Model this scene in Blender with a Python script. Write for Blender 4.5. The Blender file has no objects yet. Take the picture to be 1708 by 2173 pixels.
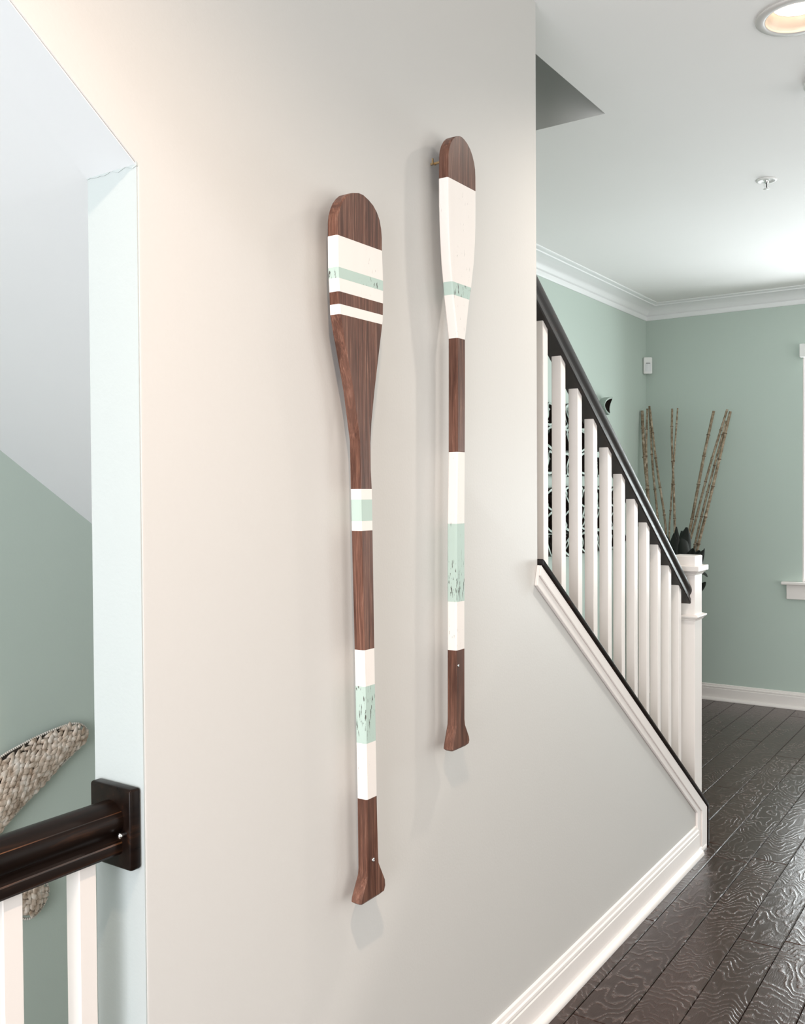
import bpy, bmesh, math, random
from mathutils import Vector, Matrix, noise
random.seed(7)
S = bpy.context.scene
COL = S.collection
PI = math.pi

# ---------------------------------------------------------------- camera
FPX, YAW, PIT, ROL = 2007.08, .594585, -.0201360, -.00623102
CAM = Vector((1.125, 0, 1.43))
cy_, sy_ = math.cos(YAW), math.sin(YAW)
fw = Vector((-sy_*math.cos(PIT), cy_*math.cos(PIT), math.sin(PIT)))
rt = Vector((cy_, sy_, 0)); up = rt.cross(fw)
c_, s_ = math.cos(ROL), math.sin(ROL)
rt, up = c_*rt + s_*up, -s_*rt + c_*up
cam_d = bpy.data.cameras.new('camera'); cam = bpy.data.objects.new('camera', cam_d); COL.objects.link(cam)
m = Matrix.Identity(4)
for i in range(3):
    m[i][0], m[i][1], m[i][2], m[i][3] = rt[i], up[i], -fw[i], CAM[i]
cam.matrix_world = m
cam_d.sensor_fit = 'HORIZONTAL'; cam_d.sensor_width = 36; cam_d.lens = 36*FPX/1708
cam_d.clip_start = .02
S.camera = cam

# ---------------------------------------------------------------- world, exposure
S.view_settings.view_transform = 'Standard'; S.view_settings.look = 'None'
S.view_settings.exposure = 0.13; S.view_settings.gamma = 1; S.view_settings.use_curve_mapping = False
W = bpy.data.worlds.new('sky'); S.world = W; W.use_nodes = True
bgn = W.node_tree.nodes['Background']; bgn.inputs[0].default_value = (1, .95, .88, 1); bgn.inputs[1].default_value = 1.75

def area(name, loc, aim, sx, sy, power, col, spread=180):
    l = bpy.data.lights.new(name, 'AREA'); l.shape = 'RECTANGLE'; l.size = sx; l.size_y = sy
    l.energy = power; l.color = col; l.spread = math.radians(spread)
    o = bpy.data.objects.new(name, l); COL.objects.link(o); o.location = loc
    o.rotation_euler = (Vector(aim)-Vector(loc)).to_track_quat('-Z', 'Z').to_euler()
    return o
COOL = (.84, .92, 1.0); WARM = (1, .80, .62)
# daylight through the real openings: back doors, right hand windows, far window
area('daylight_back', (1.0, -3.12, 1.35), (1.0, 0, 1.5), 2.6, 2.2, 160, (.93, .95, 1))
area('daylight_right', (3.93, 4.4, 1.35), (0, 4.4, 3.4), 2.6, 2.1, 25, (.86, .94, 1))
area('daylight_right', (3.93, .6, 1.35), (0, .6, 2.8), 2.6, 2.1, 10, (.95, .97, 1))
area('daylight_far', (.70, 7.35, 1.1), (.70, 0, .9), 2.8, 1.7, 212, (.90, .97, 1))

# ---------------------------------------------------------------- materials
def mat(name, col=(.8, .8, .8), rough=.5, metal=0, spec=.5, coat=0):
    M = bpy.data.materials.new(name); M.use_nodes = True
    b = M.node_tree.nodes['Principled BSDF']
    b.inputs['Base Color'].default_value = (*col, 1); b.inputs['Roughness'].default_value = rough
    b.inputs['Metallic'].default_value = metal; b.inputs['Specular IOR Level'].default_value = spec
    b.inputs['Coat Weight'].default_value = coat; b.inputs['Coat Roughness'].default_value = .12
    return M
class N:
    def __init__(s, M): s.M = M; s.t = M.node_tree; s.b = s.t.nodes['Principled BSDF']
    def n(s, typ, **k):
        x = s.t.nodes.new(typ)
        for a, v in k.items(): setattr(x, a, v)
        return x
    def l(s, a, b): s.t.links.new(a, b)
    def coord(s, sc=(1, 1, 1), obj=True, rnd=0):
        tc = s.n('ShaderNodeTexCoord'); mp = s.n('ShaderNodeMapping'); mp.inputs['Scale'].default_value = sc
        src = tc.outputs['Object']
        if rnd:
            oi = s.n('ShaderNodeObjectInfo'); ml = s.n('ShaderNodeVectorMath', operation='SCALE')
            cx = s.n('ShaderNodeCombineXYZ')
            s.l(oi.outputs['Random'], cx.inputs[0]); s.l(oi.outputs['Random'], cx.inputs[1]); s.l(oi.outputs['Random'], cx.inputs[2])
            s.l(cx.outputs[0], ml.inputs[0]); ml.inputs['Scale'].default_value = rnd
            ad = s.n('ShaderNodeVectorMath', operation='ADD'); s.l(src, ad.inputs[0]); s.l(ml.outputs[0], ad.inputs[1]); src = ad.outputs[0]
        s.l(src, mp.inputs[0]); return mp.outputs[0]
    def noise(s, vec, scale, detail=2, rough=.5, dist=0):
        x = s.n('ShaderNodeTexNoise'); x.inputs['Scale'].default_value = scale; x.inputs['Detail'].default_value = detail
        x.inputs['Roughness'].default_value = rough; x.inputs['Distortion'].default_value = dist
        s.l(vec, x.inputs['Vector']); return x.outputs['Fac']
    def math(s, op, a, b=None, c=None):
        x = s.n('ShaderNodeMath', operation=op)
        for i, v in enumerate((a, b, c)):
            if v is None: continue
            if isinstance(v, (int, float)): x.inputs[i].default_value = v
            else: s.l(v, x.inputs[i])
        return x.outputs[0]
    def ramp(s, fac, stops):
        x = s.n('ShaderNodeValToRGB'); e = x.color_ramp.elements
        while len(e) < len(stops): e.new(.5)
        for i, (p, c) in enumerate(stops): e[i].position = p; e[i].color = (*c, 1) if len(c) == 3 else c
        s.l(fac, x.inputs[0]); return x.outputs[0]
    def mix(s, fac, a, b):
        x = s.n('ShaderNodeMix', data_type='RGBA')
        if isinstance(fac, (int, float)): x.inputs[0].default_value = fac
        else: s.l(fac, x.inputs[0])
        for i, v in ((6, a), (7, b)):
            if isinstance(v, tuple): x.inputs[i].default_value = (*v, 1)
            else: s.l(v, x.inputs[i])
        return x.outputs[2]
    def bump(s, h, strength, dist):
        x = s.n('ShaderNodeBump'); x.inputs['Strength'].default_value = strength; x.inputs['Distance'].default_value = dist
        s.l(h, x.inputs['Height']); s.l(x.outputs[0], s.b.inputs['Normal'])

def paint(name, col, rough=.6, bump=.12, sc=160):
    M = mat(name, col, rough, spec=.35); k = N(M)
    v = k.coord()
    f = k.noise(v, 2.2, 3); k.l(k.mix(f, tuple(c*.985 for c in col), tuple(min(1, c*1.01) for c in col)), k.b.inputs['Base Color'])
    k.bump(k.noise(v, sc, 3), bump, .002)
    return M
M_WALL = paint('greige_wall_paint', (.608, .588, .566))
M_GREEN = paint('sage_wall_paint', (.50, .582, .527))
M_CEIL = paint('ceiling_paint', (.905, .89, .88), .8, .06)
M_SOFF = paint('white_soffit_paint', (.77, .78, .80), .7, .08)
M_JAMB = paint('daylight_tinted_jamb', (.49, .53, .53))  # wall paint again, with the cool daylight on the jamb in its colour
M_TRIM = mat('white_trim_paint', (.845, .79, .76), .32, spec=.45)
M_TRIMC = mat('bright_white_trim_paint', (.86, .87, .87), .34, spec=.45)
M_PLAS = mat('white_plastic', (.80, .80, .78), .4)
M_CHROME = mat('chrome', (.8, .8, .8), .18, 1)

def dark_stain(name, sp=.13, ro=0):
    M = mat(name, (.02, .011, .008), .3, spec=sp, coat=.0); k = N(M)
    v = k.coord((34, 2.2, 34)); f = k.noise(v, 1.6, 5, .6, .4)
    k.l(k.ramp(f, [(.3, (.004, .0022, .0018)), (.6, (.010, .0052, .0036)), (.78, (.05, .02, .009))]), k.b.inputs['Base Color'])
    k.l(k.ramp(f, [(.3, (.27+ro,)*3), (.8, (.38+ro,)*3)]), k.b.inputs['Roughness'])
    k.bump(f, .12, .001); return M
M_DARK = dark_stain('espresso_stained_wood')
M_RAIL = dark_stain('glossy_espresso_rail', .6, .15)
M_RUB = mat('rubbed_through_stain', (.1, .04, .015), .35); k_ = N(M_RUB)
k_.l(k_.ramp(k_.noise(k_.coord((90, 5, 90)), 1.3, 5, .65), [(.40, (.005, .003, .002)), (.58, (.08, .026, .007)), (.75, (.30, .12, .035))]), k_.b.inputs['Base Color'])

def floor_mat():
    M = mat('wire_brushed_dark_oak', (.03, .025, .02), .3, spec=.52); k = N(M)
    oi = k.n('ShaderNodeObjectInfo'); rnd = oi.outputs['Random']
    v1 = k.coord((9, 3.6, 1), rnd=37); v2 = k.coord((75, 75, 1), rnd=37); v3 = k.coord((330, 40, 1), rnd=37)
    a = k.noise(v1, 1, 2, .5); j = k.noise(v2, 1, 3, .65); fine = k.noise(v3, 1, 3)
    sep = k.n('ShaderNodeSeparateXYZ'); k.l(k.coord(), sep.inputs[0])
    yl = k.math('MULTIPLY', sep.outputs[1], k.math('MULTIPLY_ADD', k.math('FRACT', k.math('MULTIPLY', rnd, 7.3)), 26.0, 5.0))
    h = k.math('ADD', k.math('ADD', k.math('MULTIPLY', a, 13.0), yl), k.math('MULTIPLY', j, .5))
    s = k.math('SINE', k.math('MULTIPLY', h, 6.283))
    ridge = k.math('POWER', k.math('MULTIPLY_ADD', s, .5, .5), 3.2)
    patch = k.ramp(k.noise(k.coord((9, 3.5, 1), rnd=11), 1, 3), [(.40, (0,)*3), (.60, (1,)*3)])
    brk = k.ramp(j, [(.38, (.15,)*3), (.58, (1,)*3)])
    rr = k.math('MULTIPLY', k.math('MULTIPLY', ridge, brk), k.math('MULTIPLY_ADD', patch, .6, .4))
    base = k.mix(rnd, (.025, .0092, .0055), (.040, .0165, .0100))
    base = k.mix(k.math('MULTIPLY', fine, .5), base, (.034, .017, .012))
    k.l(k.mix(k.math('MULTIPLY', rr, .30), base, (.24, .17, .145)), k.b.inputs['Base Color'])  # pale ridges: limed grain, plus glare on the relief painted in
    k.l(k.math('MULTIPLY_ADD', rr, .05, .24), k.b.inputs['Roughness'])
    hh = k.math('ADD', rr, k.math('MULTIPLY', fine, .3))
    k.bump(hh, .6, .0015); return M
M_FLOOR = floor_mat()

def oar_wood(name, warm=0):
    M = mat(name, (.2, .1, .07), .40, spec=.3); k = N(M)
    f = k.noise(k.coord((230, 230, 7)), 1, 5, .7, .6); g = k.noise(k.coord((60, 60, 2.6)), 1, 3, .6, 1.2); big = k.noise(k.coord((16, 16, 5)), 1, 3)
    mott = k.noise(k.coord((260, 260, 120)), 1, 3)
    c1 = k.ramp(f, [(.32, (.034, .013, .008)), (.46, (.115, .046, .029)), (.58, (.20, .092, .060)), (.72, (.38, .22, .165))])
    c2 = k.mix(k.ramp(g, [(.40, (.0,)*3), (.62, (.85,)*3)]), c1, (.055, .022, .014))
    c3 = k.mix(k.ramp(big, [(.46, (.0,)*3), (.7, (.45,)*3)]), c2, (.25, .125, .088))
    k.l(k.mix(k.math('MULTIPLY', mott, .28), c3, (.10, .045, .032)), k.b.inputs['Base Color'])
    k.l(k.math('MULTIPLY_ADD', big, .3, .25), k.b.inputs['Roughness'])
    k.bump(f, .3, .001); return M
M_OWOOD = oar_wood('red_brown_stained_pine')

def oar_paint(name, col, wear, lo):
    M = mat(name, col, .5, spec=.4); k = N(M)
    v = k.coord((240, 240, 44)); f = k.noise(v, 1, 4, .6); g = k.noise(k.coord((13, 13, 9)), 1, 2)
    w = k.math('MULTIPLY', k.ramp(f, [(lo, (0,)*3), (lo+.02, (1,)*3)]), k.ramp(g, [(.50, (0,)*3), (.56, (1,)*3)]))
    st = k.noise(k.coord((60, 60, 2)), 1, 3)
    base = k.mix(k.math('MULTIPLY', st, .35), col, tuple(c*.9 for c in col))
    k.l(k.mix(k.math('MULTIPLY', w, wear), base, (.05, .04, .035)), k.b.inputs['Base Color'])
    k.bump(st, .15, .001); return M
M_OWHITE = oar_paint('cream_white_oar_paint', (.86, .80, .76), .5, .66)
M_OMINT = oar_paint('mint_oar_paint', (.47, .59, .535), .95, .585)

def grass_mat(name, a, b, c):
    M = mat(name, b, .6, spec=.35); k = N(M)
    f = k.noise(k.coord((45, 45, 45)), 1, 3); g = k.noise(k.coord((400, 400, 400)), 1, 2)
    k.l(k.ramp(f, [(.3, a), (.5, b), (.72, c)]), k.b.inputs['Base Color']); k.bump(g, .4, .001); return M
M_GRASS = grass_mat('dried_seagrass', (.34, .25, .18), (.60, .50, .41), (.80, .74, .67))
M_CORD = grass_mat('pale_seagrass_cord', (.5, .45, .38), (.62, .58, .52), (.74, .71, .66))
M_CORE = mat('dark_brown_weave_core', (.045, .032, .024), .9)
M_BAMB = grass_mat('weathered_bamboo', (.13, .09, .055), (.27, .20, .13), (.50, .42, .32))
M_NODE = mat('dark_bamboo_node', (.09, .055, .035), .7)
M_LEAF = mat('dark_magnolia_leaf', (.012, .016, .012), .55)
M_VASE = mat('black_glazed_ceramic', (.015, .013, .012), .3)
M_SCULPT = mat('bronze_dark_metal', (.022, .010, .007), .5, .3)
M_SEDGE = mat('pale_verdigris_metal', (.34, .40, .36), .5, .2)
M_RIM = mat('shade_grey_ring', (.62, .60, .58), .45)  # grey carries the shade of the backlit ring
M_REFL = mat('glow_tinted_reflector', (.72, .62, .52), .35)  # warm lamp glow painted into the reflector's colour
M_BLACK = mat('black_gap', (.01, .01, .01), .6)
def emis(name, col, st):
    M = mat(name, (.9, .9, .9)); b = M.node_tree.nodes['Principled BSDF']
    b.inputs['Emission Color'].default_value = (*col, 1); b.inputs['Emission Strength'].default_value = st; return M
M_LENS = emis('lit_lamp_lens', (1, .74, .55), 3.4)
M_GLASS = mat('window_glass', (1, 1, 1), .02)
k_ = N(M_GLASS); tr_ = k_.n('ShaderNodeBsdfTransparent'); gl_ = k_.n('ShaderNodeBsdfGlossy'); mx_ = k_.n('ShaderNodeMixShader')
gl_.inputs['Roughness'].default_value = .03; mx_.inputs[0].default_value = .06; tr_.inputs[0].default_value = (.97, .98, .98, 1)
k_.l(tr_.outputs[0], mx_.inputs[1]); k_.l(gl_.outputs[0], mx_.inputs[2])
k_.l(mx_.outputs[0], k_.t.nodes['Material Output'].inputs['Surface'])

# ---------------------------------------------------------------- helpers
def mk(name, verts, faces, material=None, parent=None, smooth=False, loc=None, mats=None, fm=None):
    me = bpy.data.meshes.new(name); me.from_pydata([tuple(v) for v in verts], [], faces)
    for x in (mats or ([material] if material else [])): me.materials.append(x)
    if fm:
        for p, i in zip(me.polygons, fm): p.material_index = i
    bm = bmesh.new(); bm.from_mesh(me); bmesh.ops.recalc_face_normals(bm, faces=bm.faces); bm.to_mesh(me); bm.free()
    if smooth:
        for p in me.polygons: p.use_smooth = True
    o = bpy.data.objects.new(name, me); COL.objects.link(o)
    if parent: o.parent = parent
    if loc is not None: o.location = loc
    return o
def bev(o, w, seg=2):
    bm = bmesh.new(); bm.from_mesh(o.data)
    ed = [e for e in bm.edges if len(e.link_faces) == 2 and e.calc_face_angle(0) > .5]
    bmesh.ops.bevel(bm, geom=ed, offset=w, segments=seg, affect='EDGES', profile=.5, clamp_overlap=True)
    bm.to_mesh(o.data); bm.free(); return o
class G:
    """collects geometry for one mesh"""
    def __init__(s): s.v = []; s.f = []; s.m = []
    def add(s, v, f, mi=0):
        b = len(s.v); s.v += [tuple(x) for x in v]; s.f += [tuple(i+b for i in q) for q in f]; s.m += [mi]*len(f); return s
    def box(s, x0, x1, y0, y1, z0, z1, mi=0):
        v = [(x, y, z) for x in (x0, x1) for y in (y0, y1) for z in (z0, z1)]
        return s.add(v, [(0, 1, 3, 2), (4, 6, 7, 5), (0, 4, 5, 1), (2, 3, 7, 6), (0, 2, 6, 4), (1, 5, 7, 3)], mi)
    def prism_x(s, poly, x0, x1, mi=0):
        n = len(poly); v = [(x0, y, z) for y, z in poly]+[(x1, y, z) for y, z in poly]
        f = [tuple(range(n)), tuple(range(2*n-1, n-1, -1))]+[(i, (i+1) % n, n+(i+1) % n, n+i) for i in range(n)]
        return s.add(v, f, mi)
    def loft(s, rings, mi=0, caps=True, closed=True):
        n = len(rings[0]); v = [p for r in rings for p in r]; f = []
        for a in range(len(rings)-1):
            for i in range(n if closed else n-1):
                j = (i+1) % n; f.append((a*n+i, a*n+j, (a+1)*n+j, (a+1)*n+i))
        if caps: f += [tuple(range(n-1, -1, -1)), tuple((len(rings)-1)*n+i for i in range(n))]
        return s.add(v, f, mi)
    def lathe(s, prof, c, n=32, mi=0, caps=False):
        return s.loft([[(c[0]+r*math.cos(2*PI*i/n), c[1]+r*math.sin(2*PI*i/n), c[2]+z) for i in range(n)] for r, z in prof], mi, caps)
    def obj(s, name, material=None, parent=None, smooth=False, bevel=0, loc=None, mats=None, seg=2):
        o = mk(name, s.v, s.f, material, parent, smooth, loc, mats, s.m if mats else None)
        if bevel: bev(o, bevel, seg)
        return o
def tag(o, label=None, cat=None, group=None, kind=None):
    if label: o['label'] = label
    if cat: o['category'] = cat
    if group: o['group'] = group
    if kind: o['kind'] = kind
    return o
def struct(o, label=None): return tag(o, label, kind='structure')
def thing(name, label, cat, loc=(0, 0, 0), group=None):
    o = bpy.data.objects.new(name, None); COL.objects.link(o); o.location = loc; o.empty_display_size = .05
    return tag(o, label, cat, group)
def shift(o, base):      # parts are modelled in world metres; move them under their thing's base
    o.data.transform(Matrix.Translation(-Vector(base))); return o
def kid(g, name, material, par, smooth=False, bevel=0, mats=None, seg=2, base=None):
    o = g.obj(name, material, par, smooth, bevel, mats=mats, seg=seg)
    b = base if base is not None else par.location
    return shift(o, b)
def sweep(prof, path, side):
    """prof (offset, z) swept along an XY path with mitres; side +1: profile grows to the left of travel"""
    rings = []
    P = [Vector(p) for p in path]
    for i, p in enumerate(P):
        d1 = (P[i]-P[i-1]).normalized() if i else None; d2 = (P[i+1]-P[i]).normalized() if i < len(P)-1 else None
        n1 = Vector((-d1.y, d1.x))*side if d1 else None; n2 = Vector((-d2.y, d2.x))*side if d2 else None
        if n1 and n2: b = (n1+n2).normalized(); k = b/max(.2, b.dot(n1))
        else: k = n1 or n2
        rings.append([(p.x+k.x*o, p.y+k.y*o, z) for o, z in prof])
    return G().loft(rings)
def smoothby(o, ang=35):
    for p in o.data.polygons: p.use_smooth = True
    o.data.set_sharp_from_angle(angle=math.radians(ang)); return o

# ---------------------------------------------------------------- setting
H = 2.735; XL = -1.21; YF = 6.55; XR = 4.0; YB = -3.2
SL = .71
def zA(y): return 1.926-(.745 if y < .962 else .706)*(y-.962)
def zB(y): return 1.553-.706*(y-1.512)
# main wall: full height piece, raked knee wall on the right, raked opening on the left
ytop = .962-(H-1.926)/.745
wm = G(); wm.prism_x([(3.82, 0), (3.82, .160), (2.3136, 1.229), (2.3136, H), (ytop, H), (.962, 1.926), (.962, 0), (.962, -.3), (3.82, -.3)], -.116, 0)
o = wm.obj('wall_main', M_WALL); bev(o, .004, 2); smoothby(o)
struct(o, 'greige stairwell wall with raked knee wall at its right end')
o = struct(G().box(XL-.15, XL, YB, YF, -2.8, 5.3).obj('wall_left', M_GREEN), 'sage green wall beyond the stairs')
# far wall with a window hole
wx0, wx1, wz0, wz1 = -.165, 1.45, .834, 2.30
g = G(); g.box(XL, wx0, YF, YF+.15, 0, H+.3).box(wx1, XR, YF, YF+.15, 0, H+.3).box(wx0, wx1, YF, YF+.15, 0, wz0).box(wx0, wx1, YF, YF+.15, wz1, H+.3)
struct(g.obj('wall_far', M_GREEN), 'sage green far wall of the front room')
# right wall, two window openings
g = G(); g.box(XR, XR+.15, YB, YF, 0, .25).box(XR, XR+.15, YB, YF, 2.45, H+.3)
for a, b in ((YB, -.75), (1.95, 3.05), (5.75, YF)): g.box(XR, XR+.15, a, b, .25, 2.45)
struct(g.obj('wall_right', M_GREEN), 'sage green wall out of view on the right')
g = G(); g.box(XL, -.35, YB-.15, YB, 0, H+.3).box(2.35, XR, YB-.15, YB, 0, H+.3).box(-.35, 2.35, YB-.15, YB, 2.5, H+.3).box(-.35, 2.35, YB-.15, YB, 0, .2)
struct(g.obj('wall_back', M_WALL), 'greige wall behind the camera')
# ceiling with stair shaft hole and hole for the can light
CL = Vector((.563, 2.79)); CL2 = Vector((.86, .48))
def plate(cx, cy, s, r, n=32):      # square underside plate with a round hole
    v = []; f = []
    for i in range(n):
        a = 2*PI*i/n; c, d = math.cos(a), math.sin(a); k = s/max(abs(c), abs(d))
        v += [(cx+r*c, cy+r*d, H), (cx+k*c, cy+k*d, H)]
    for i in range(n):
        j = (i+1) % n; f.append((2*i, 2*i+1, 2*j+1, 2*j))
    return v, f
g = G(); q = .2
def ceilbox(x0, x1, y0, y1): g.box(x0, x1, y0, y1, H, H+.3)
for c in (CL2, CL):
    v, f = plate(c.x, c.y, q, .092); g.add(v, f)
ceilbox(-.1326, CL.x-q, .8, 6.55); ceilbox(CL.x+q, XR, .8, 6.55); ceilbox(CL.x-q, CL.x+q, .8, CL.y-q); ceilbox(CL.x-q, CL.x+q, CL.y+q, 6.55)
ceilbox(-.1326, CL2.x-q, YB, .8); ceilbox(CL2.x+q, XR, YB, .8); ceilbox(CL2.x-q, CL2.x+q, YB, CL2.y-q); ceilbox(CL2.x-q, CL2.x+q, CL2.y+q, .8)
ceilbox(XL, -.1326, 3.124, 6.55); ceilbox(XL, -.1326, YB, ytop)
ceil = struct(g.obj('ceiling', M_CEIL), 'flat white ceiling')
# upper floor shaft over the stairs
g = G(); g.box(-.1326, -.03, ytop, 3.23, H+.3, 5.3).box(XL, -.1326, 3.124, 3.23, H+.3, 5.3).box(XL, -.03, ytop-.1, ytop, H+.3, 5.3).box(XL-.15, -.03, ytop-.1, 3.23, 5.3, 5.4)
struct(g.obj('wall_stairwell', M_CEIL), 'pale stairwell walls seen up through the ceiling opening')
# raked soffit under the upper flight
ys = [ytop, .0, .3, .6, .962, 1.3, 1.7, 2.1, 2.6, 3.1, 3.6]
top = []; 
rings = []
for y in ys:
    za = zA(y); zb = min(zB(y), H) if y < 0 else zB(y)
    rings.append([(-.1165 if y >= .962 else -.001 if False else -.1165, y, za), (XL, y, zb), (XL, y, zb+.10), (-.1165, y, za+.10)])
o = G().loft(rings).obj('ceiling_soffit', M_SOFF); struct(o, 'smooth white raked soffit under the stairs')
# jamb return, cool daylight put into its colour, at the left end of the main wall, flush skin
g = G(); g.prism_x([(.9605, -.3), (.9605, 1.9255), (.9625, 1.9245), (.9625, -.3)], -.1155, -.002)
struct(g.obj('trim_1', M_JAMB), 'end of the wall by the guard rail, tinted for cool daylight')
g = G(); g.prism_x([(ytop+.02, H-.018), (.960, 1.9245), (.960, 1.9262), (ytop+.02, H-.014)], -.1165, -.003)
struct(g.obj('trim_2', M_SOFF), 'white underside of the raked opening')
# ragged caulk line where jamb and soffit meet
g = G(); rings = []
for i in range(15):
    t = i/14; x = -.116+.115*t; w = .0035+.0045*noise.noise(Vector((t*7, 1, 2)))
    rings.append([(x, .9595, 1.926-w), (x, .9595, 1.927+w*.6), (x, .9625, 1.927+w*.6), (x, .9625, 1.926-w)])
o = G().loft(rings).obj('trim_3', M_JAMB); struct(o, 'ragged caulk line at the top of the wall end')

# baseboards, crown
PB = [(0, 0), (.015, 0), (.015, .078), (.0125, .081), (.0125, .086), (.0145, .088), (.0135, .094), (.0085, .096), (.0085, .100), (.0065, .107), (0, .110)]
PS = [(.015, 0), (.034, 0), (.0345, .005), (.033, .011), (.0285, .016), (.022, .0195), (.015, .0205)]
def base(name, path, side, label, ext=0):
    b = sweep(PB, path, side).obj(name, M_TRIM); smoothby(b); struct(b, label)
    s_ = sweep(PS, path, side).obj('shoe_moulding', M_TRIM, b); smoothby(s_); return b
base('baseboard_main', [(0, 3.716), (0, .963)], 1, 'white baseboard along the greige wall')
g = sweep(PS, [(-.016, 3.80), (-.016, 3.70)], 1); o = g.obj('trim_4', M_TRIM); smoothby(o); struct(o, 'end of the shoe moulding under the wall cap')
base('baseboard_far', [(XL, 3.97), (XL, YF), (XR, YF)], -1, 'white baseboard in the front room')
PC = [(0, -.099), (.006, -.099), (.010, -.094), (.011, -.070), (.017, -.066), (.021, -.060), (.030, -.048), (.046, -.034), (.068, -.023), (.092, -.018), (.100, -.017), (.102, -.011), (.122, -.009), (.128, -.004), (.128, 0), (0, 0)]
cr = sweep([(a_, b_+H) for a_, b_ in PC], [(XL, 3.124), (XL, YF), (XR, YF)], -1).obj('trim_5', M_TRIMC); smoothby(cr, 50); struct(cr, 'white crown moulding round the front room ceiling')

# knee wall casing and dark cap
g = G()
g.prism_x([(2.306, 1.2345), (3.82, .160), (3.82, 0), (3.712, 0), (3.712, .164), (2.291, 1.181)], 0, .0095)
g.prism_x([(2.306, 1.2345), (3.82, .160), (3.82, 0), (3.755, 0), (3.755, .158), (2.298, 1.207)], .0095, .0145)
o = g.obj('trim_6', M_TRIM); bev(o, .0015, 1); struct(o, 'white stepped casing under the dark raked cap')
cap = G().prism_x([(2.3136, 1.2515), (3.841, .168), (3.841, 0), (3.821, 0), (3.821, .161), (2.3136, 1.2295)], -.134, .018).obj('trim_7', M_DARK)
bev(cap, .004, 2); smoothby(cap); struct(cap, 'dark stained cap on the raked knee wall')

# upper stair flight hidden behind the knee wall, lower flight beyond the guard
g = G(); n = 0
pts = [(3.96, 0)]
y, z = 3.96, 0
while y > .3:
    z += .183; pts.append((y, z)); y -= .26; pts.append((y, z))
low = [(yy, max(0, zz)) for yy, zz in ((.3, 1.926+.10-.745*(.3-.962)), (.962, 2.03), (3.6, .16), (3.75, 0))]
pts = [p for p in pts if p[1] < H+.1]
o = G().prism_x(pts+low, XL+.002, -.1175).obj('stair_flight', mat('white_riser', (.8, .78, .76), .5)); struct(o, 'stair flight hidden behind the knee wall')
g = G(); y, z = -.5, 0; pts = [(-.9, 0), (-.5, 0)]
for i in range(12):
    z -= .183; pts.append((y, z)); y += .26; pts.append((y, z))
pts += [(y, z-.3), (-.9, z-.3)]
o = G().prism_x(pts, XL+.002, -.118).obj('stair_flight', M_FLOOR); struct(o, 'dark stair flight going down beyond the guard rail')
struct(G().box(-.116, -.04, -1.0, 3.9, -2.8, -.31).obj('wall_lower', M_WALL), 'wall of the lower stair')

# ---------------------------------------------------------------- floor planks
g = G(); g.box(-.04, 2.146, YB, YF, -.06, -.0125).box(XL, -.04, 3.85, YF, -.06, -.0125).box(2.146, XR, YB, YF, -.06, 0).box(XL, -.04, YB, -.9, -.06, 0)
floor = struct(g.obj('floor', M_FLOOR), 'dark wire-brushed oak plank floor')
def plank(x0, x1, y0, y1, k):
    L = y1-y0; w = x1-x0-.0022; c = .0026; t = .0125
    hw = w/2; hl = L/2-.0006
    v = [(-hw, -hl, -t), (hw, -hl, -t), (hw, hl, -t), (-hw, hl, -t), (-hw, -hl, -c), (hw, -hl, -c), (hw, hl, -c), (-hw, hl, -c),
         (-hw+c, -hl+c, 0), (hw-c, -hl+c, 0), (hw-c, hl-c, 0), (-hw+c, hl-c, 0)]
    f = [(3, 2, 1, 0), (0, 1, 5, 4), (1, 2, 6, 5), (2, 3, 7, 6), (3, 0, 4, 7), (4, 5, 9, 8), (5, 6, 10, 9), (6, 7, 11, 10), (7, 4, 8, 11), (8, 9, 10, 11)]
    mk('plank', v, f, M_FLOOR, floor, loc=((x0+x1)/2, (y0+y1)/2, 0))
PW = .13
fixed = {1: 3.79, 2: 3.078, -2: 4.622}
for k in range(-10, 16):
    x0 = .066+PW*k; x1 = x0+PW
    x0 = max(x0, XL); 
    if x1 <= 0.0: segs = [(3.86, YF-.002)]
    elif k == -1: segs = [(3.86, YF-.002)]
    else: segs = [(YB, YF-.002)]
    for a, b in segs:
        rr = random.Random(k*7+3)
        if k in fixed: y = fixed[k]
        else: y = 2.0+rr.random()*1.6
        cuts = [y]; c = y
        while c > a: c -= rr.uniform(1.3, 2.0); cuts.append(c)
        c = y
        while c < b: c += rr.uniform(1.3, 2.0); cuts.append(c)
        cuts = sorted(x for x in cuts if a+.15 < x < b-.15); cuts = [a]+cuts+[b]
        for p, q2 in zip(cuts, cuts[1:]): plank(x0, x1, p, q2, k)
# the narrow ripped row along the wall
for a, b in ((.2, 1.7), (1.7, 3.05), (3.05, 3.86)): plank(.0, .066, a, b, 99)

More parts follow.
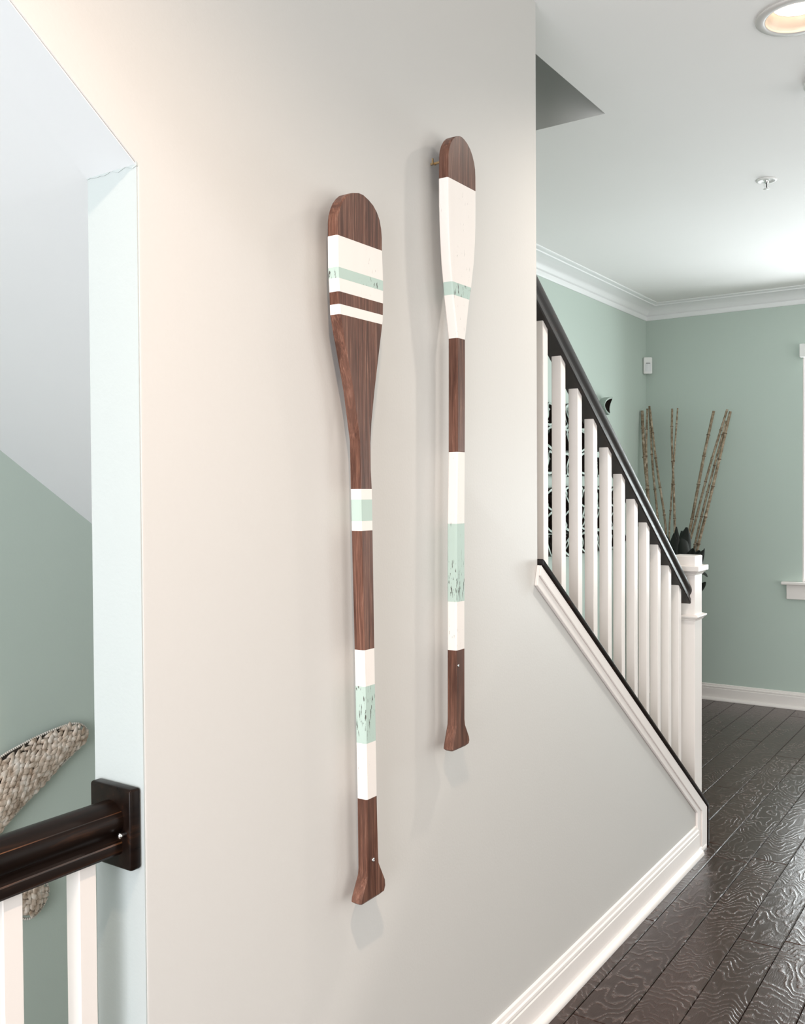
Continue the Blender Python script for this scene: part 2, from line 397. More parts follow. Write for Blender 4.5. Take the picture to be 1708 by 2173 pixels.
# ---------------------------------------------------------------- far window
g = G(); fr = .045
wy0, wy1 = YF+.06, YF+.10
g.box(wx0, wx0+.012, YF, wy0, wz0, wz1).box(wx1-.012, wx1, YF, wy0, wz0, wz1).box(wx0, wx1, YF, wy0, wz1-.012, wz1)
g.box(wx0, wx1, wy0, wy1, wz0, wz0+fr).box(wx0, wx1, wy0, wy1, wz1-fr, wz1).box(wx0, wx0+fr, wy0, wy1, wz0+fr, wz1-fr).box(wx1-fr, wx1, wy0, wy1, wz0+fr, wz1-fr)
zm = (wz0+wz1)/2; g.box(wx0+fr, wx1-fr, wy0, wy1, zm-.02, zm+.02).box((wx0+wx1)/2-.02, (wx0+wx1)/2+.02, wy0, wy1, wz0+fr, wz1-fr)
win = g.obj('window_1', M_TRIM, bevel=.002); struct(win, 'white framed window in the far wall')
for xa, xb in ((wx0+fr, (wx0+wx1)/2-.02), ((wx0+wx1)/2+.02, wx1-fr)):
    for za_, zb_ in ((wz0+fr, zm-.02), (zm+.02, wz1-fr)):
        G().box(xa, xb, wy0+.017, wy0+.021, za_, zb_).obj('pane', M_GLASS, win)
g = G(); g.box(wx0-.125, wx1+.125, YF-.045, YF+.06, wz0-.02, wz0); g.obj('window_sill', M_TRIM, win, bevel=.005)
g = G(); g.box(wx0-.095, wx1+.095, YF-.018, YF, wz0-.115, wz0-.02); g.obj('apron', M_TRIM, win, bevel=.003)
g = G(); g.box(wx0-.012, wx1+.012, YF-.05, YF-.001, wz1-.01, wz1+.075); vv = g.obj('blind_valance', M_PLAS, win, bevel=.004)

# ---------------------------------------------------------------- oars
def arc_fn(tbl):
    def f(z):
        if z <= tbl[0][0]: return tbl[0][1]
        for (a, p), (b, q) in zip(tbl, tbl[1:]):
            if z <= b: return p+(q-p)*(z-a)/(b-a)
        return tbl[-1][1]
    return f
def oar(name, label, left, right, ztop_blade, zs_extra, bands, xs, zcut, zgrip, blade_label):
    """left/right: (z, y) tables of the front outline; bands: (z0, z1, slot); parts cut at zgrip and zcut"""
    L = arc_fn(left); R = arc_fn(right)
    z0, z1 = left[0][0], left[-1][0]
    xb, xf = xs; yc = (L((z0+z1)/2)+R((z0+z1)/2))/2
    t = thing(name, label, 'oar', (xb, yc, z0))
    zz = set([z for z, _ in left]+[z for z, _ in right]+[b for bb in bands for b in bb[:2]]+[zcut, zgrip]+zs_extra)
    zz = sorted(z for z in zz if z0 <= z <= z1)
    out = []
    for z in zz:
        if out and z-out[-1] < .0004: continue
        out.append(z)
    zz = out; c = .0028
    def ring(z, ins=0):
        l, r = L(z)+ins, R(z)-ins; cc = min(c, (r-l)*.3)
        return [(xb+ins, l+cc, z), (xb+ins+c, l, z), (xf-c-ins, l, z), (xf-ins, l+cc, z), (xf-ins, r-cc, z), (xf-c-ins, r, z), (xb+ins+c, r, z), (xb+ins, r-cc, z)]
    def part(pname, a, b, lab=None):
        ls = [z for z in zz if a-1e-6 <= z <= b+1e-6]
        g = G(); v = []; n = 8
        rs = [ring(z) for z in ls]
        if abs(a-z0) < 1e-6: rs[0] = [(p[0], p[1], p[2]) for p in ring(ls[0], .003)]
        for r in rs: v += r
        f = []; mi = []
        for i in range(len(ls)-1):
            zm_ = (ls[i]+ls[i+1])/2; s_ = 0
            for b0, b1, sl in bands:
                if b0 <= zm_ < b1: s_ = sl
            for k in range(n):
                f.append((i*n+k, i*n+(k+1) % n, (i+1)*n+(k+1) % n, (i+1)*n+k)); mi.append(s_)
        f += [tuple(range(n-1, -1, -1)), tuple((len(ls)-1)*n+k for k in range(n))]; mi += [0, 0]
        o = mk(pname, v, f, mats=[M_OWOOD, M_OWHITE, M_OMINT], fm=mi, parent=t)
        shift(o, t.location)
        if lab: o['label'] = lab
        return o
    part('blade', zcut, z1, blade_label); sh = part('shaft', zgrip, zcut); part('grip', z0, zgrip)
    # spacers that hold it off the wall
    for zs in (z1-.12,):
        ym = R(zs)-.026
        kid(G().box(.0005, xb, ym-.008, ym+.008, zs-.008, zs+.008), 'wall_spacer', M_BLACK, t)
    return t, sh, L, R
def top_arc(pts):    # (z,y) ascending
    return pts
la = [(1.931, 1.382), (1.944, 1.384), (1.957, 1.389), (1.969, 1.396), (1.980, 1.406), (1.988, 1.416), (1.994, 1.430), (1.998, 1.446)]
ra = [(1.909, 1.526), (1.930, 1.5262), (1.947, 1.524), (1.963, 1.519), (1.976, 1.510), (1.986, 1.498), (1.993, 1.483), (1.998, 1.466)]
tL, shL, LL, LR = oar('decorative_oar', 'lower wooden oar with five stripes at its blade and a wide flared grip', 
    [(.639, 1.441), (.643, 1.439), (.650, 1.4405), (.688, 1.4605), (.70, 1.4620), (.838, 1.461), (1.128, 1.455), (1.438, 1.4465), (1.530, 1.4445), (1.562, 1.438), (1.623, 1.426), (1.682, 1.409), (1.730, 1.395), (1.762, 1.387), (1.804, 1.385), (1.847, 1.382), (1.904, 1.3815)]+la,
    [(.639, 1.510), (.643, 1.519), (.652, 1.523), (.664, 1.522), (.704, 1.501), (.716, 1.4995), (.838, 1.4960), (1.128, 1.4915), (1.436, 1.487), (1.475, 1.4838), (1.527, 1.4835), (1.565, 1.487), (1.629, 1.498), (1.706, 1.514), (1.77, 1.5275), (1.813, 1.529), (1.856, 1.529)]+ra,
    1.998, [], [(1.847, 1.905, 1), (1.827, 1.847, 2), (1.8025, 1.827, 1), (1.761, 1.7795, 1), (1.418, 1.438, 1), (1.3765, 1.418, 2), (1.358, 1.3765, 1), (1.058, 1.1285, 1), (.947, 1.058, 2), (.838, .947, 1)],
    (.0255, .050), 1.52, .69, 'blade banded in cream, mint and bare wood')
la2 = [(2.166, 1.7745), (2.180, 1.7775), (2.193, 1.784), (2.204, 1.793), (2.212, 1.803), (2.217, 1.813), (2.221, 1.824)]
ra2 = [(2.114, 1.898), (2.150, 1.8978), (2.166, 1.8965), (2.180, 1.892), (2.193, 1.885), (2.205, 1.875), (2.214, 1.862), (2.219, 1.849), (2.221, 1.840)]
tR, shR, RL, RR = oar('decorative_oar', 'higher wooden oar near the stair railing with one large cream panel on its blade',
    [(.857, 1.782), (.861, 1.7805), (.868, 1.782), (.912, 1.7975), (.925, 1.7985), (1.078, 1.800), (1.362, 1.803), (1.52, 1.809), (1.70, 1.811), (1.774, 1.8115), (1.864, 1.793), (1.894, 1.789), (1.931, 1.7825), (2.0, 1.776), (2.06, 1.7735), (2.118, 1.7735)]+la2,
    [(.857, 1.848), (.861, 1.855), (.868, 1.858), (.876, 1.856), (.907, 1.8385), (.92, 1.8365), (1.078, 1.8378), (1.362, 1.8405), (1.52, 1.8435), (1.70, 1.8465), (1.774, 1.8468), (1.858, 1.865), (1.890, 1.8745), (1.951, 1.888), (2.0, 1.8945), (2.04, 1.897), (2.08, 1.8978)]+ra2,
    2.221, [], [(1.894, 2.117, 1), (1.8655, 1.894, 2), (1.773, 1.8655, 1), (1.361, 1.5205, 1), (1.187, 1.361, 2), (1.079, 1.187, 1)],
    (.0255, .050), 1.774, .914, 'blade painted with a large cream panel and one mint band')
# screws
def screw(par, base_, y, z, r=.0042):
    g = G(); g.loft([[(x, y+rr*math.cos(2*PI*i/16), z+rr*math.sin(2*PI*i/16)) for i in range(16)] for x, rr in ((.0495, r), (.0512, r), (.0520, r*.75), (.0518, r*.3), (.0508, r*.25))])
    o = kid(g, 'screw', M_CHROME, par, True); o['label'] = 'small chrome screw head'
screw(tL, None, 1.480, .716); screw(tR, None, 1.8065, 1.045, .003)
kid(G().box(.002, .026, 1.779, 1.783, 2.153, 2.157).box(.012, .015, 1.770, 1.783, 2.151, 2.154).box(.012, .015, 1.769, 1.772, 2.151, 2.163), 'hanger_hook', mat('brass_hanger', (.5, .36, .2), .35, .9), tR)

# ---------------------------------------------------------------- railings
RP = [(0, .078)]+[(.0305*math.cos(math.radians(t)), .050+.028*math.sin(math.radians(t))) for t in (78, 66, 54, 42, 34, 31, 20, 8, -4, -16, -28, -40)]+[(.0225, .0285), (.0225, .0225), (.0258, .0195), (.0266, .017), (.0266, .004), (.024, 0), (0, 0)]
RPF = RP+[(-a, b) for a, b in reversed(RP[1:-1])]
def rail_mesh(xc, y0, z0, y1, z1, k=1):
    g = G().loft([[(xc+a, y, z+b*k) for a, b in RPF] for y, z in ((y0, z0), (y1, z1))])
    for i in (5, 15): g.m[i] = 1; g.m[(len(RPF)-1-i) % len(RPF)] = 1
    return g
def baluster(g, xc, yc, h, z0, zt0, zt1, zb0=None, zb1=None):
    """square baluster; tops and feet may be cut to a rake (values at near and far y)"""
    zb0 = z0 if zb0 is None else zb0; zb1 = z0 if zb1 is None else zb1
    v = [(xc+a, yc+b, z) for a in (-h, h) for b, z in ((-h, zb0), (h, zb1))]+[(xc+a, yc+b, z) for a in (-h, h) for b, z in ((-h, zt0), (h, zt1))]
    return g.add(v, [(0, 1, 3, 2), (4, 6, 7, 5), (0, 2, 6, 4), (1, 5, 7, 3), (0, 4, 5, 1), (2, 3, 7, 6)])
XC = -.0545
# stair railing
st = thing('stair_railing', 'raked stair railing of square white balusters with a dark handrail and white newel post', 'railing', (XC, 3.0, .7))
ry0, rz0, ry1, rz1 = 2.3136, 2.0, 3.745, .98   # underside line, set below
RA = (RAILZ0, RAILZ1) = (1.9955, .982)
def rz(y): return RAILZ0+(RAILZ1-RAILZ0)*(y-2.3136)/(3.747-2.3136)
o = kid(rail_mesh(XC, 2.3141, rz(2.3141), 3.7485, rz(3.7485), 1.10), 'handrail', M_RAIL, st); smoothby(o, 28); o['label'] = 'glossy dark raked handrail'
capz = lambda y: 1.2515-.7093*(y-2.3136)
for i in range(11):
    yc = 2.431+.016+.1197*i; h = .0155
    kid(baluster(G(), XC, yc, h, 0, rz(yc-h)+.003, rz(yc+h)+.003, capz(yc-h)-.002, capz(yc+h)-.002), 'baluster', M_TRIM, st, bevel=.0015, seg=1)
nx0, nx1, ny0, ny1 = -.104, -.012, 3.746, 3.838
nc = ((nx0+nx1)/2, (ny0+ny1)/2)
def sq(rs, mi=0):   # stacked squares: (half, z)
    return G().loft([[(nc[0]-r, nc[1]-r, z), (nc[0]+r, nc[1]-r, z), (nc[0]+r, nc[1]+r, z), (nc[0]-r, nc[1]+r, z)] for r, z in rs])
npost = kid(sq([(.046, .168), (.046, 1.10)]), 'newel_post', M_TRIM, st, bevel=.002)
for nm, rs in (('post_cap', [(.047, 1.096), (.050, 1.098), (.052, 1.104), (.058, 1.108), (.060, 1.112), (.0665, 1.113), (.0665, 1.133), (.047, 1.1335), (.047, 1.170), (.044, 1.173)]),
               ('collar', [(.0465, .914), (.050, .916), (.052, .921), (.059, .926), (.062, .930), (.063, .934), (.060, .9355), (.0465, .940)])):
    o = sq(rs).obj(nm, M_TRIM, npost, bevel=.0012, seg=1); shift(o, st.location)
# guard railing at left
gr = thing('guard_railing', 'level guard railing at left with dark wooden rail over white balusters', 'railing', (XC, .35, 0))
GZ = .885
o = kid(rail_mesh(-.0535, -.62, GZ, .9405, GZ), 'handrail', None, gr, mats=[M_DARK, M_RUB]); smoothby(o, 28); o['label'] = 'thick dark brown rail with rubbed edges'
rs_ = kid(G().box(-.102, -.0075, .9395, .9603, .861, .985), 'rosette', M_DARK, gr, bevel=.0045, seg=3); smoothby(rs_, 40); rs_['label'] = 'dark rectangular block fixing rail to wall'
g = G(); g.loft([[(-.0195+rr*math.cos(2*PI*i/14), y, .9175+rr*math.sin(2*PI*i/14)) for i in range(14)] for y, rr in ((.9398, .0035), (.932, .0035), (.930, .0048), (.927, .0045), (.9255, .002))])
o = g.obj('screw', M_CHROME, rs_, True); shift(o, gr.location); o['label'] = 'chrome screw head'
for i in range(12):
    yc = .886-.1228*i
    kid(baluster(G(), XC, yc, .0155, .09, GZ+.002, GZ+.002), 'baluster', M_TRIM, gr, bevel=.0015, seg=1)
kid(G().box(-.116, -.0, -.70, .9595, 0.0, .09), 'curb', M_TRIM, gr, bevel=.003)

# ---------------------------------------------------------------- woven fish tail on the stair wall
FB = (-1.2095, 1.49, .55)
fish = thing('woven_fish', 'woven seagrass fish sculpture on the green wall with forked tail above and below rail', 'wall decor', FB)
def inside(poly, p):
    r = False; n = len(poly); j = n-1
    for i in range(n):
        a, b = poly[i], poly[j]
        if (a[1] > p[1]) != (b[1] > p[1]) and p[0] < (b[0]-a[0])*(p[1]-a[1])/(b[1]-a[1])+a[0]: r = not r
        j = i
    return r
def edist(poly, p):
    best = 9
    for a, b in zip(poly, poly[1:]+poly[:1]):
        A, B, P_ = Vector(a), Vector(b), Vector(p); t = max(0, min(1, (P_-A).dot(B-A)/max(1e-9, (B-A).length_squared)))
        best = min(best, (P_-(A+(B-A)*t)).length)
    return best
X0 = -1.2095
def puff(poly, p, th, soft): return th*math.sqrt(max(0, min(1, edist(poly, p)/soft)))
def lobe(name, poly, ang, th, soft, du, dv, seed):
    rr = random.Random(seed)
    # smooth outline
    P_ = [Vector(p) for p in poly]; sm = []
    for i in range(len(P_)):
        a, b, c, d = P_[i-1], P_[i], P_[(i+1) % len(P_)], P_[(i+2) % len(P_)]
        for k in range(3):
            t = k/3; sm.append(tuple(.5*((2*b)+(-a+c)*t+(2*a-5*b+4*c-d)*t*t+(-a+3*b-3*c+d)*t**3)))
    poly = sm
    ctr = sum((Vector(p) for p in poly), Vector((0, 0)))/len(poly)
    rings = []
    for s_, hx in ((.93, .002), (.93, th*.12), (.87, th*.4), (.72, th*.62), (.4, th*.78), (.05, th*.82)):
        rings.append([(X0+hx, ctr.x+(p[0]-ctr.x)*s_, ctr.y+(p[1]-ctr.y)*s_) for p in poly])
    core = kid(G().loft(rings), 'woven_core', M_CORE, fish, True)
    g = G(); ca, sa = math.cos(ang), math.sin(ang)
    us = [ca*p[0]+sa*p[1] for p in poly]; vs = [-sa*p[0]+ca*p[1] for p in poly]
    v = min(vs); row = 0
    while v < max(vs):
        u = min(us)+(row % 2)*du*.5
        while u < max(us):
            py, pz = ca*u-sa*v, sa*u+ca*v
            if inside(poly, (py, pz)) and edist(poly, (py, pz)) > dv*.45:
                hx = th*(.30+.68*math.sqrt(min(1, edist(poly, (py, pz))/soft)))
                a2 = ang+(.42 if row % 2 else -.30)+rr.uniform(-.25, .25); L_ = du*.78*rr.uniform(.85, 1.3); Wd = dv*.80*rr.uniform(.8, 1.2); hx += rr.uniform(-.0015, .002); ed_ = edist(poly, (py, pz))
                if ed_ < dv*1.3: L_ *= .75
                c2, s2 = math.cos(a2), math.sin(a2); tw = rr.uniform(-.5, .5)
                rg = []
                for q_, wf, lift in ((-1, .12, -.0045), (-.6, .75, .0005), (0, 1, .003), (.6, .75, .0005), (1, .12, -.0045)):
                    ring = []
                    for k in range(6):
                        a3 = 2*PI*k/6; w_ = Wd*wf*math.cos(a3); t_ = .0032*wf*math.sin(a3)+w_*.35*math.sin(tw)
                        ring.append((X0+hx+lift+t_, py+c2*L_*q_-s2*w_, pz+s2*L_*q_+c2*w_))
                    rg.append(ring)
                g.loft(rg)
            u += du
        v += dv; row += 1
    w = kid(g, 'woven_strands', M_GRASS, fish, True); w['kind'] = 'stuff'
    # edge cord of wrapped beads
    g = G(); per = []; n = len(poly)
    for i in range(n):
        a, b = Vector(poly[i]), Vector(poly[(i+1) % n]); d = (b-a).length; k = max(1, int(d/.0052))
        for j in range(k): per.append((a+(b-a)*(j/k), (b-a).normalized()))
    for c, d in per:
        nn = Vector((-d.y, d.x)); rg = []
        for q_, rad in ((-.0028, .0018), (-.0012, .0038), (.0012, .0038), (.0028, .0018)):
            rg.append([(X0+.0185+rad*math.sin(2*PI*k/6), c.x+d.x*q_+nn.x*rad*math.cos(2*PI*k/6), c.y+d.y*q_+nn.y*rad*math.cos(2*PI*k/6)) for k in range(6)])
        g.loft(rg)
    w = kid(g, 'edge_cord', M_CORD, fish, True); w['kind'] = 'stuff'
up_poly = [(1.44, .700), (1.492, .728), (1.545, .744), (1.60, .757), (1.66, .766), (1.71, .770), (1.745, .762), (1.768, .738), (1.762, .712), (1.728, .690), (1.67, .655), (1.61, .614), (1.55, .575), (1.495, .535), (1.44, .50), (1.41, .58)]
lo_poly = [(1.44, .53), (1.50, .50), (1.545, .452), (1.588, .400), (1.618, .350), (1.630, .312), (1.618, .285), (1.590, .262), (1.555, .262), (1.50, .31), (1.45, .40), (1.42, .48)]
bd_poly = [(1.46, .66), (1.40, .70), (1.25, .74), (1.05, .77), (.85, .74), (.70, .66), (.62, .56), (.70, .44), (.85, .36), (1.05, .33), (1.25, .38), (1.40, .45), (1.47, .50)]
lobe('tail_upper', up_poly, .56, .040, .06, .0235, .0098, 3)
lobe('tail_lower', lo_poly, -1.0, .034, .05, .0235, .0098, 5)
lobe('body', bd_poly, 0, .055, .12, .03, .014, 6)

# ---------------------------------------------------------------- bamboo poles, vase, leaves
vc = (-.895, 6.17)
def tube(pts, rad, nodes, name='bamboo_pole', mats=None):
    P_ = [Vector(p) for p in pts]; fine = []
    for i in range(len(P_)-1):
        a = P_[max(0, i-1)]; b = P_[i]; c = P_[i+1]; d = P_[min(len(P_)-1, i+2)]
        for k in range(16):
            t = k/16; fine.append(.5*((2*b)+(-a+c)*t+(2*a-5*b+4*c-d)*t*t+(-a+3*b-3*c+d)*t**3))
    fine.append(P_[-1]); tot = [0]
    for a, b in zip(fine, fine[1:]): tot.append(tot[-1]+(b-a).length)
    g = G(); L_ = tot[-1]
    def at(s_):
        for i in range(len(tot)-1):
            if s_ <= tot[i+1]: t = (s_-tot[i])/max(1e-6, tot[i+1]-tot[i]); return fine[i].lerp(fine[i+1], t)
        return fine[-1]
    ss = []
    nd = [x*L_ for x in nodes]
    for s_ in [L_*i/14 for i in range(15)]: ss.append((s_, rad, 0))
    for q_ in nd:
        ss += [(q_-.006, rad, 0), (q_-.002, rad*1.4, 1), (q_+.002, rad*1.4, 1), (q_+.006, rad*1.02, 0)]
    ss = sorted((min(x[0], L_),)+x[1:] for x in ss if 0 <= x[0] <= L_+1e-4)
    rings = []
    for s_, r_, _ in ss:
        c = at(s_); d = (at(min(L_, s_+.02))-at(max(0, s_-.02))).normalized(); e1 = d.cross(Vector((0, 1, 0))).normalized(); e2 = d.cross(e1)
        rr_ = r_*(1-.12*s_/L_)
        rings.append([c+e1*rr_*math.cos(2*PI*k/8)+e2*rr_*math.sin(2*PI*k/8) for k in range(8)])
    n = 8; v = [p for r in rings for p in r]; f = []; mi = []
    for a in range(len(rings)-1):
        for i in range(n):
            j = (i+1) % n; f.append((a*n+i, a*n+j, (a+1)*n+j, (a+1)*n+i)); mi.append(1 if ss[a][2] and ss[a+1][2] else 0)
    f += [tuple(range(n-1, -1, -1)), tuple((len(rings)-1)*n+i for i in range(n))]; mi += [0, 0]
    base_ = P_[0]
    o = mk('bamboo_pole', [p-base_ for p in v], f, mats=[M_BAMB, M_NODE], fm=mi, smooth=True, loc=base_)
    return o
BP = [
 ('thick bamboo pole furthest left in the corner, dark at its top', .0125, [(-1.191, 6.419, 1.992), (-1.172, 6.39, 1.793), (-1.150, 6.363, 1.611), (-1.121, 6.334, 1.416)]),
 ('pale bamboo pole second from left, crossing the dark one', .0085, [(-1.155, 6.421, 2.005), (-1.149, 6.381, 1.732), (-1.13, 6.35, 1.521), (-1.108, 6.323, 1.342)]),
 ('tallest thin bamboo pole just right of the room corner', .0085, [(-1.145, 6.435, 2.023), (-1.096, 6.361, 1.595), (-1.044, 6.308, 1.246)]),
 ('bamboo pole leaning furthest right within the corner cluster', .0085, [(-1.135, 6.42, 1.996), (-1.065, 6.36, 1.587), (-.978, 6.291, 1.13)]),
 ('upright bamboo pole with dark joints, left of the crossed middle pair', .0085, [(-.98, 6.421, 1.995), (-.971, 6.387, 1.763), (-.94, 6.334, 1.415), (-.912, 6.269, .994)]),
 ('slim pale bamboo pole, right one at top of the crossed middle pair', .0065, [(-.942, 6.422, 1.997), (-.950, 6.372, 1.666), (-.956, 6.325, 1.357), (-.956, 6.282, 1.072)]),
 ('single thick bamboo pole standing apart between middle and right clusters', .0105, [(-.698, 6.419, 1.965), (-.751, 6.371, 1.653), (-.816, 6.301, 1.198), (-.85, 6.271, 1.003)]),
 ('pale bamboo pole on the left edge of the right cluster', .0085, [(-.61, 6.421, 1.971), (-.708, 6.362, 1.594), (-.785, 6.306, 1.234), (-.828, 6.271, 1.004)]),
 ('dark bamboo pole furthest right of all, by the sage wall', .0105, [(-.589, 6.418, 1.956), (-.656, 6.362, 1.593), (-.714, 6.315, 1.292), (-.772, 6.271, 1.005)]),
 ('shorter bamboo pole tucked inside the right cluster', .008, [(-.612, 6.409, 1.895), (-.671, 6.368, 1.63), (-.744, 6.313, 1.278), (-.792, 6.271, 1.005)]),
]
for i, (lab, r_, pts) in enumerate(BP):
    a, b = Vector(pts[-1]), Vector(pts[-2]); 
    bot = Vector((vc[0]+(a.x-vc[0])*.35, vc[1]+.02, .30+.02*i))
    pp = [bot]+[Vector(p) for p in reversed(pts)]
    rr = random.Random(i+20); ns = [.06+.122*k+rr.uniform(-.02, .02) for k in range(8)]
    tag(tube(pp, r_, ns), lab, 'bamboo pole', 'bamboo poles in the corner vase')
g = G(); g.lathe([(.075, 0), (.085, .01), (.10, .12), (.118, .34), (.125, .52), (.118, .68), (.10, .78), (.092, .83), (.098, .86), (.094, .865), (.086, .83), (.09, .76), (.105, .6), (.09, .2), (.0, .05)], (0, 0, 0), 40)
v_ = g.obj('floor_vase', M_VASE, None, True, loc=(vc[0], vc[1], .0)); tag(v_, 'tall black floor vase behind the newel post holding bamboo poles', 'vase')
pl_ = thing('dark_foliage', 'bunch of broad dark leaves around the bamboo behind the newel post', 'foliage', (vc[0], vc[1], .80))
def leaf(base_, tip, w, bend, side=Vector((1, .2, 0))):
    a, b = Vector(base_), Vector(tip); n = 9; d = (b-a); v = []; nrm = d.normalized().cross(side).normalized()
    sd = nrm.cross(d.normalized()).normalized(); rows = []
    for i in range(n):
        t = i/(n-1); ww = w*(math.sin(PI*min(1, t*.94+.03))**.75)*(1-.25*t)
        c = a+d*t+nrm*bend*math.sin(PI*t)
        rows.append([c-sd*ww+nrm*ww*.3, c-sd*ww*.5+nrm*ww*.05, c, c+sd*ww*.5+nrm*ww*.05, c+sd*ww+nrm*ww*.3])
    g = G(); f = []; v = [p for r in rows for p in r]+[p-nrm*.0015 for r in rows for p in r]; m_ = n*5
    for i in range(n-1):
        for k in range(4):
            q_ = (i*5+k, i*5+k+1, (i+1)*5+k+1, (i+1)*5+k); f.append(q_); f.append(tuple(m_+x for x in reversed(q_)))
    for i in range(n-1):
        for k in (0, 4): f.append((i*5+k, (i+1)*5+k, m_+(i+1)*5+k, m_+i*5+k))
    g.add(v, f); kid(g, 'leaf', M_LEAF, pl_, True)
for base_, tip, w, bend in [
    ((-.865, 6.15, .90), (-.857, 6.13, 1.198), .030, .01), ((-.84, 6.15, .92), (-.792, 6.14, 1.195), .052, .02), ((-.80, 6.16, .93), (-.835, 6.17, 1.17), .040, -.02),
    ((-.90, 6.16, .88), (-.868, 6.12, 1.155), .040, .02), ((-.80, 6.17, .90), (-.672, 6.10, 1.050), .034, -.02), ((-.74, 6.16, .93), (-.700, 6.1, 1.05), .035, .01),
    ((-.76, 6.15, .86), (-.634, 6.05, .885), .034, .03), ((-.72, 6.14, .76), (-.653, 6.08, .850), .022, .01), ((-.72, 6.15, .90), (-.672, 6.12, 1.062), .014, .01),
    ((-.93, 6.15, .90), (-1.02, 6.10, 1.05), .035, .02), ((-.90, 6.17, .92), (-.95, 6.2, 1.14), .035, .02), ((-.86, 6.1, .88), (-.86, 6.0, 1.05), .035, .03), ((-.78, 6.14, .92), (-.745, 6.12, 1.06), .040, .02), ((-.75, 6.13, .80), (-.69, 6.08, .78), .03, .01)]:
    leaf(base_, tip, w, bend)

# ---------------------------------------------------------------- openwork wall sculptures on the left wall
def hoop(g, y, z, ry, rzv, tilt, w=.045, t=.010, tw=0, mi_face=0, mi_edge=1, x0=XL+.006):
    """a leaf shaped ring of flat strip standing off the wall"""
    n = 28; rings = []
    c, s_ = math.cos(tilt), math.sin(tilt)
    for i in range(n+1):
        a = 2*PI*i/n; sn = math.sin(a)
        def pt(sc):
            u = (ry-sc*1.5)*math.cos(a); v = (rzv-sc)*sn*abs(sn)**.35; return (y+u*c-v*s_, z+u*s_+v*c)
        o_, i_ = pt(0), pt(t); lift = .012*math.sin(2*a+tw)+.012
        rings.append([(x0+lift, *o_), (x0+lift+w, *o_), (x0+lift+w, *i_), (x0+lift, *i_)])
    n0 = len(g.f); g.loft(rings, 0, False)
    for q_ in range(n0, len(g.f)):
        if (q_-n0) % 4 == mi_edge: g.m[q_] = 1
def sculpture(label, y0, y1, z0, z1, seed, extra=()):
    t = thing('openwork_wall_sculpture', label, 'wall decor', (XL, (y0+y1)/2, (z0+z1)/2), 'leaf loop sculptures behind the balusters')
    rr = random.Random(seed); n = 0
    cols = int((y1-y0)/.115); rows_ = int((z1-z0)/.11)
    for i in range(cols):
        for j in range(rows_):
            g = G(); yy = y0+(i+.5)*(y1-y0)/cols+rr.uniform(-.01, .01); zz = z0+(j+.5)*(z1-z0)/rows_+rr.uniform(-.01, .01)
            hoop(g, yy, zz, .082, .066, rr.uniform(-.9, .9), .035+.02*rr.random(), .012, rr.random()*6)
            kid(g, 'leaf_loop', None, t, mats=[M_SCULPT, M_SEDGE], smooth=False)
            if (i+j) % 3:
                g = G(); r_ = .055; pts = [(XL+.012, yy+r_*math.cos(2*PI*k/12), zz+r_*.75*math.sin(2*PI*k/12)) for k in range(12)]
                g.loft([pts, [(XL+.016, *p[1:]) for p in pts]]); kid(g, 'leaf_plate', M_SCULPT if (i*3+j) % 4 else M_SEDGE, t)
    for e in extra:
        g = G(); hoop(g, *e); kid(g, 'leaf_loop', None, t, mats=[M_SEDGE, M_SCULPT])  # inner face of the loop painted dark for its shade
    return t
sculpture('upper dark openwork leaf-loop sculpture on the wall, one loop showing above the handrail', 4.80, 5.60, 1.52, 1.94, 1, [(5.700, 1.972, .066, .046, 1.0, .045, .009, 1.0, 0, 2)])
sculpture('lower dark openwork leaf-loop sculpture seen only in slits between the balusters', 4.80, 5.95, 1.06, 1.46, 2)

# ---------------------------------------------------------------- motion sensor, sprinkler, ceiling lights
ps = thing('motion_sensor', 'small white motion sensor mounted high in the room corner', 'sensor', (-1.185, 6.505, 2.315))
g = G(); g.box(-.031, .031, -.018, .018, -.058, .058); b_ = g.obj('housing', M_PLAS, ps, bevel=.006, seg=2); smoothby(b_)
g = G(); g.loft([[(-.021+.042*i/6, -.0185-.006*math.sin(PI*i/6), z) for i in range(7)]+[(.021, -.017, z), (-.021, -.017, z)] for z in (-.042, .012)]); w_ = g.obj('lens', mat('sensor_lens', (.72, .73, .74), .3), ps)
g = G(); g.box(-.015, .015, -.0195, -.017, .014, .0175); g.obj('slot', M_BLACK, ps)
ps.rotation_euler = (0, 0, math.radians(38))
sp = thing('ceiling_sprinkler', 'white recessed sprinkler head hanging from the ceiling', 'sprinkler', (.158, 4.175, H))
g = G(); g.lathe([(.042, -.0002), (.042, -.003), (.038, -.006), (.030, -.006), (.026, -.0015), (.012, -.001), (.0, -.001)], (0, 0, 0), 32); g.obj('escutcheon', M_PLAS, sp, True)
g = G(); g.lathe([(.011, -.001), (.011, -.012), (.008, -.014), (0, -.014)], (0, 0, 0), 16); g.obj('body', M_CHROME, sp, True)
g = G()
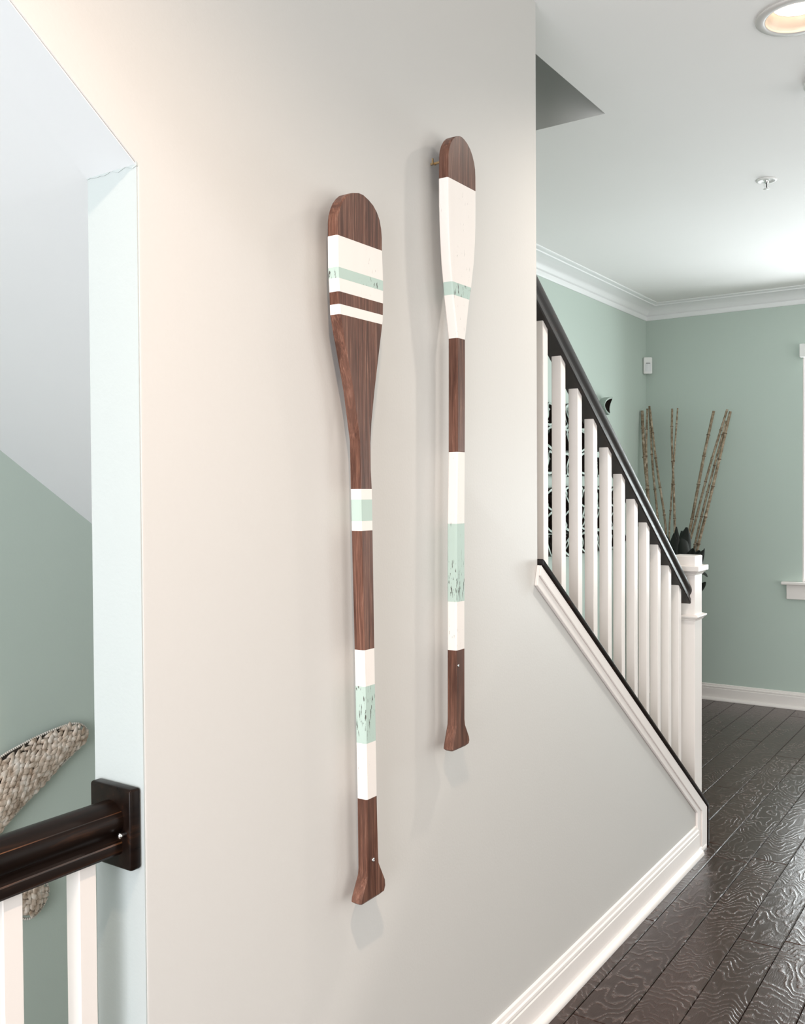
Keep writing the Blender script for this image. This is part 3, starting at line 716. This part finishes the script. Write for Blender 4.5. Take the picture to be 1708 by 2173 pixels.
for sx in (-1, 1):
    g.loft([[(sx*x+dx, dy, z) for dx, dy in ((-.0015, -.002), (.0015, -.002), (.0015, .002), (-.0015, .002))] for x, z in ((.009, -.010), (.010, -.020), (.007, -.030), (.002, -.036))])
g.obj('frame_arm', M_PLAS, sp)
g = G(); g.lathe([(.0022, -.012), (.0022, -.032)], (0, 0, 0), 10); g.obj('bulb', mat('dark_glass_bulb', (.03, .02, .02), .1), sp, True)
g = G(); g.lathe([(0, -.036), (.012, -.036), (.013, -.038), (0, -.0385)], (0, 0, 0), 20); g.obj('deflector', M_PLAS, sp, True)

def can_light(label, c, power, tint):
    t = thing('recessed_ceiling_light', label, 'ceiling light', (c.x, c.y, H), 'recessed lights along the hall')
    g = G(); g.lathe([(.0915, .0), (.112, -.0005), (.1125, -.003), (.109, -.006), (.092, -.0075), (.087, -.006), (.086, .0), (.0915, .0)], (0, 0, 0), 48); o = g.obj('trim_ring', M_RIM, t, True)
    g = G(); g.lathe([(.0865, -.006), (.0865, .0), (.081, .008), (.0785, .011), (.071, .024), (.068, .034)], (0, 0, 0), 48); g.obj('reflector', M_REFL, t, True)
    g = G(); g.lathe([(.0679, .031), (.045, .029), (.02, .028), (0, .028)], (0, 0, 0), 40); g.obj('lens', M_LENS, t, True)
    g = G(); g.lathe([(.0925, 0), (.0925, .11), (0, .11)], (0, 0, 0), 32); g.obj('can', M_BLACK, t, True)
    l = bpy.data.lights.new('lamp', 'SPOT'); l.energy = power; l.color = tint; l.spot_size = math.radians(150); l.spot_blend = 1.0; l.shadow_soft_size = .03
    lo = bpy.data.objects.new('lamp', l); COL.objects.link(lo); lo.parent = t; lo.location = (0, 0, -.012)
can_light('lit white recessed ceiling light at the top right of the photo', CL, 56, (1, .90, .80))
can_light('lit recessed ceiling light over the camera, just out of frame', CL2, 98, (1, .76, .58))
sd = thing('smoke_detector', 'round white smoke detector on the ceiling at the right edge', 'smoke detector', (.548, 3.29, H))  # unseen fixture, added to account for a shadow on the ceiling
g = G(); g.lathe([(.070, 0), (.070, -.010), (.064, -.012), (.060, -.034), (.050, -.042), (0, -.044)], (0, 0, 0), 40); g.obj('housing', M_PLAS, sd, True)
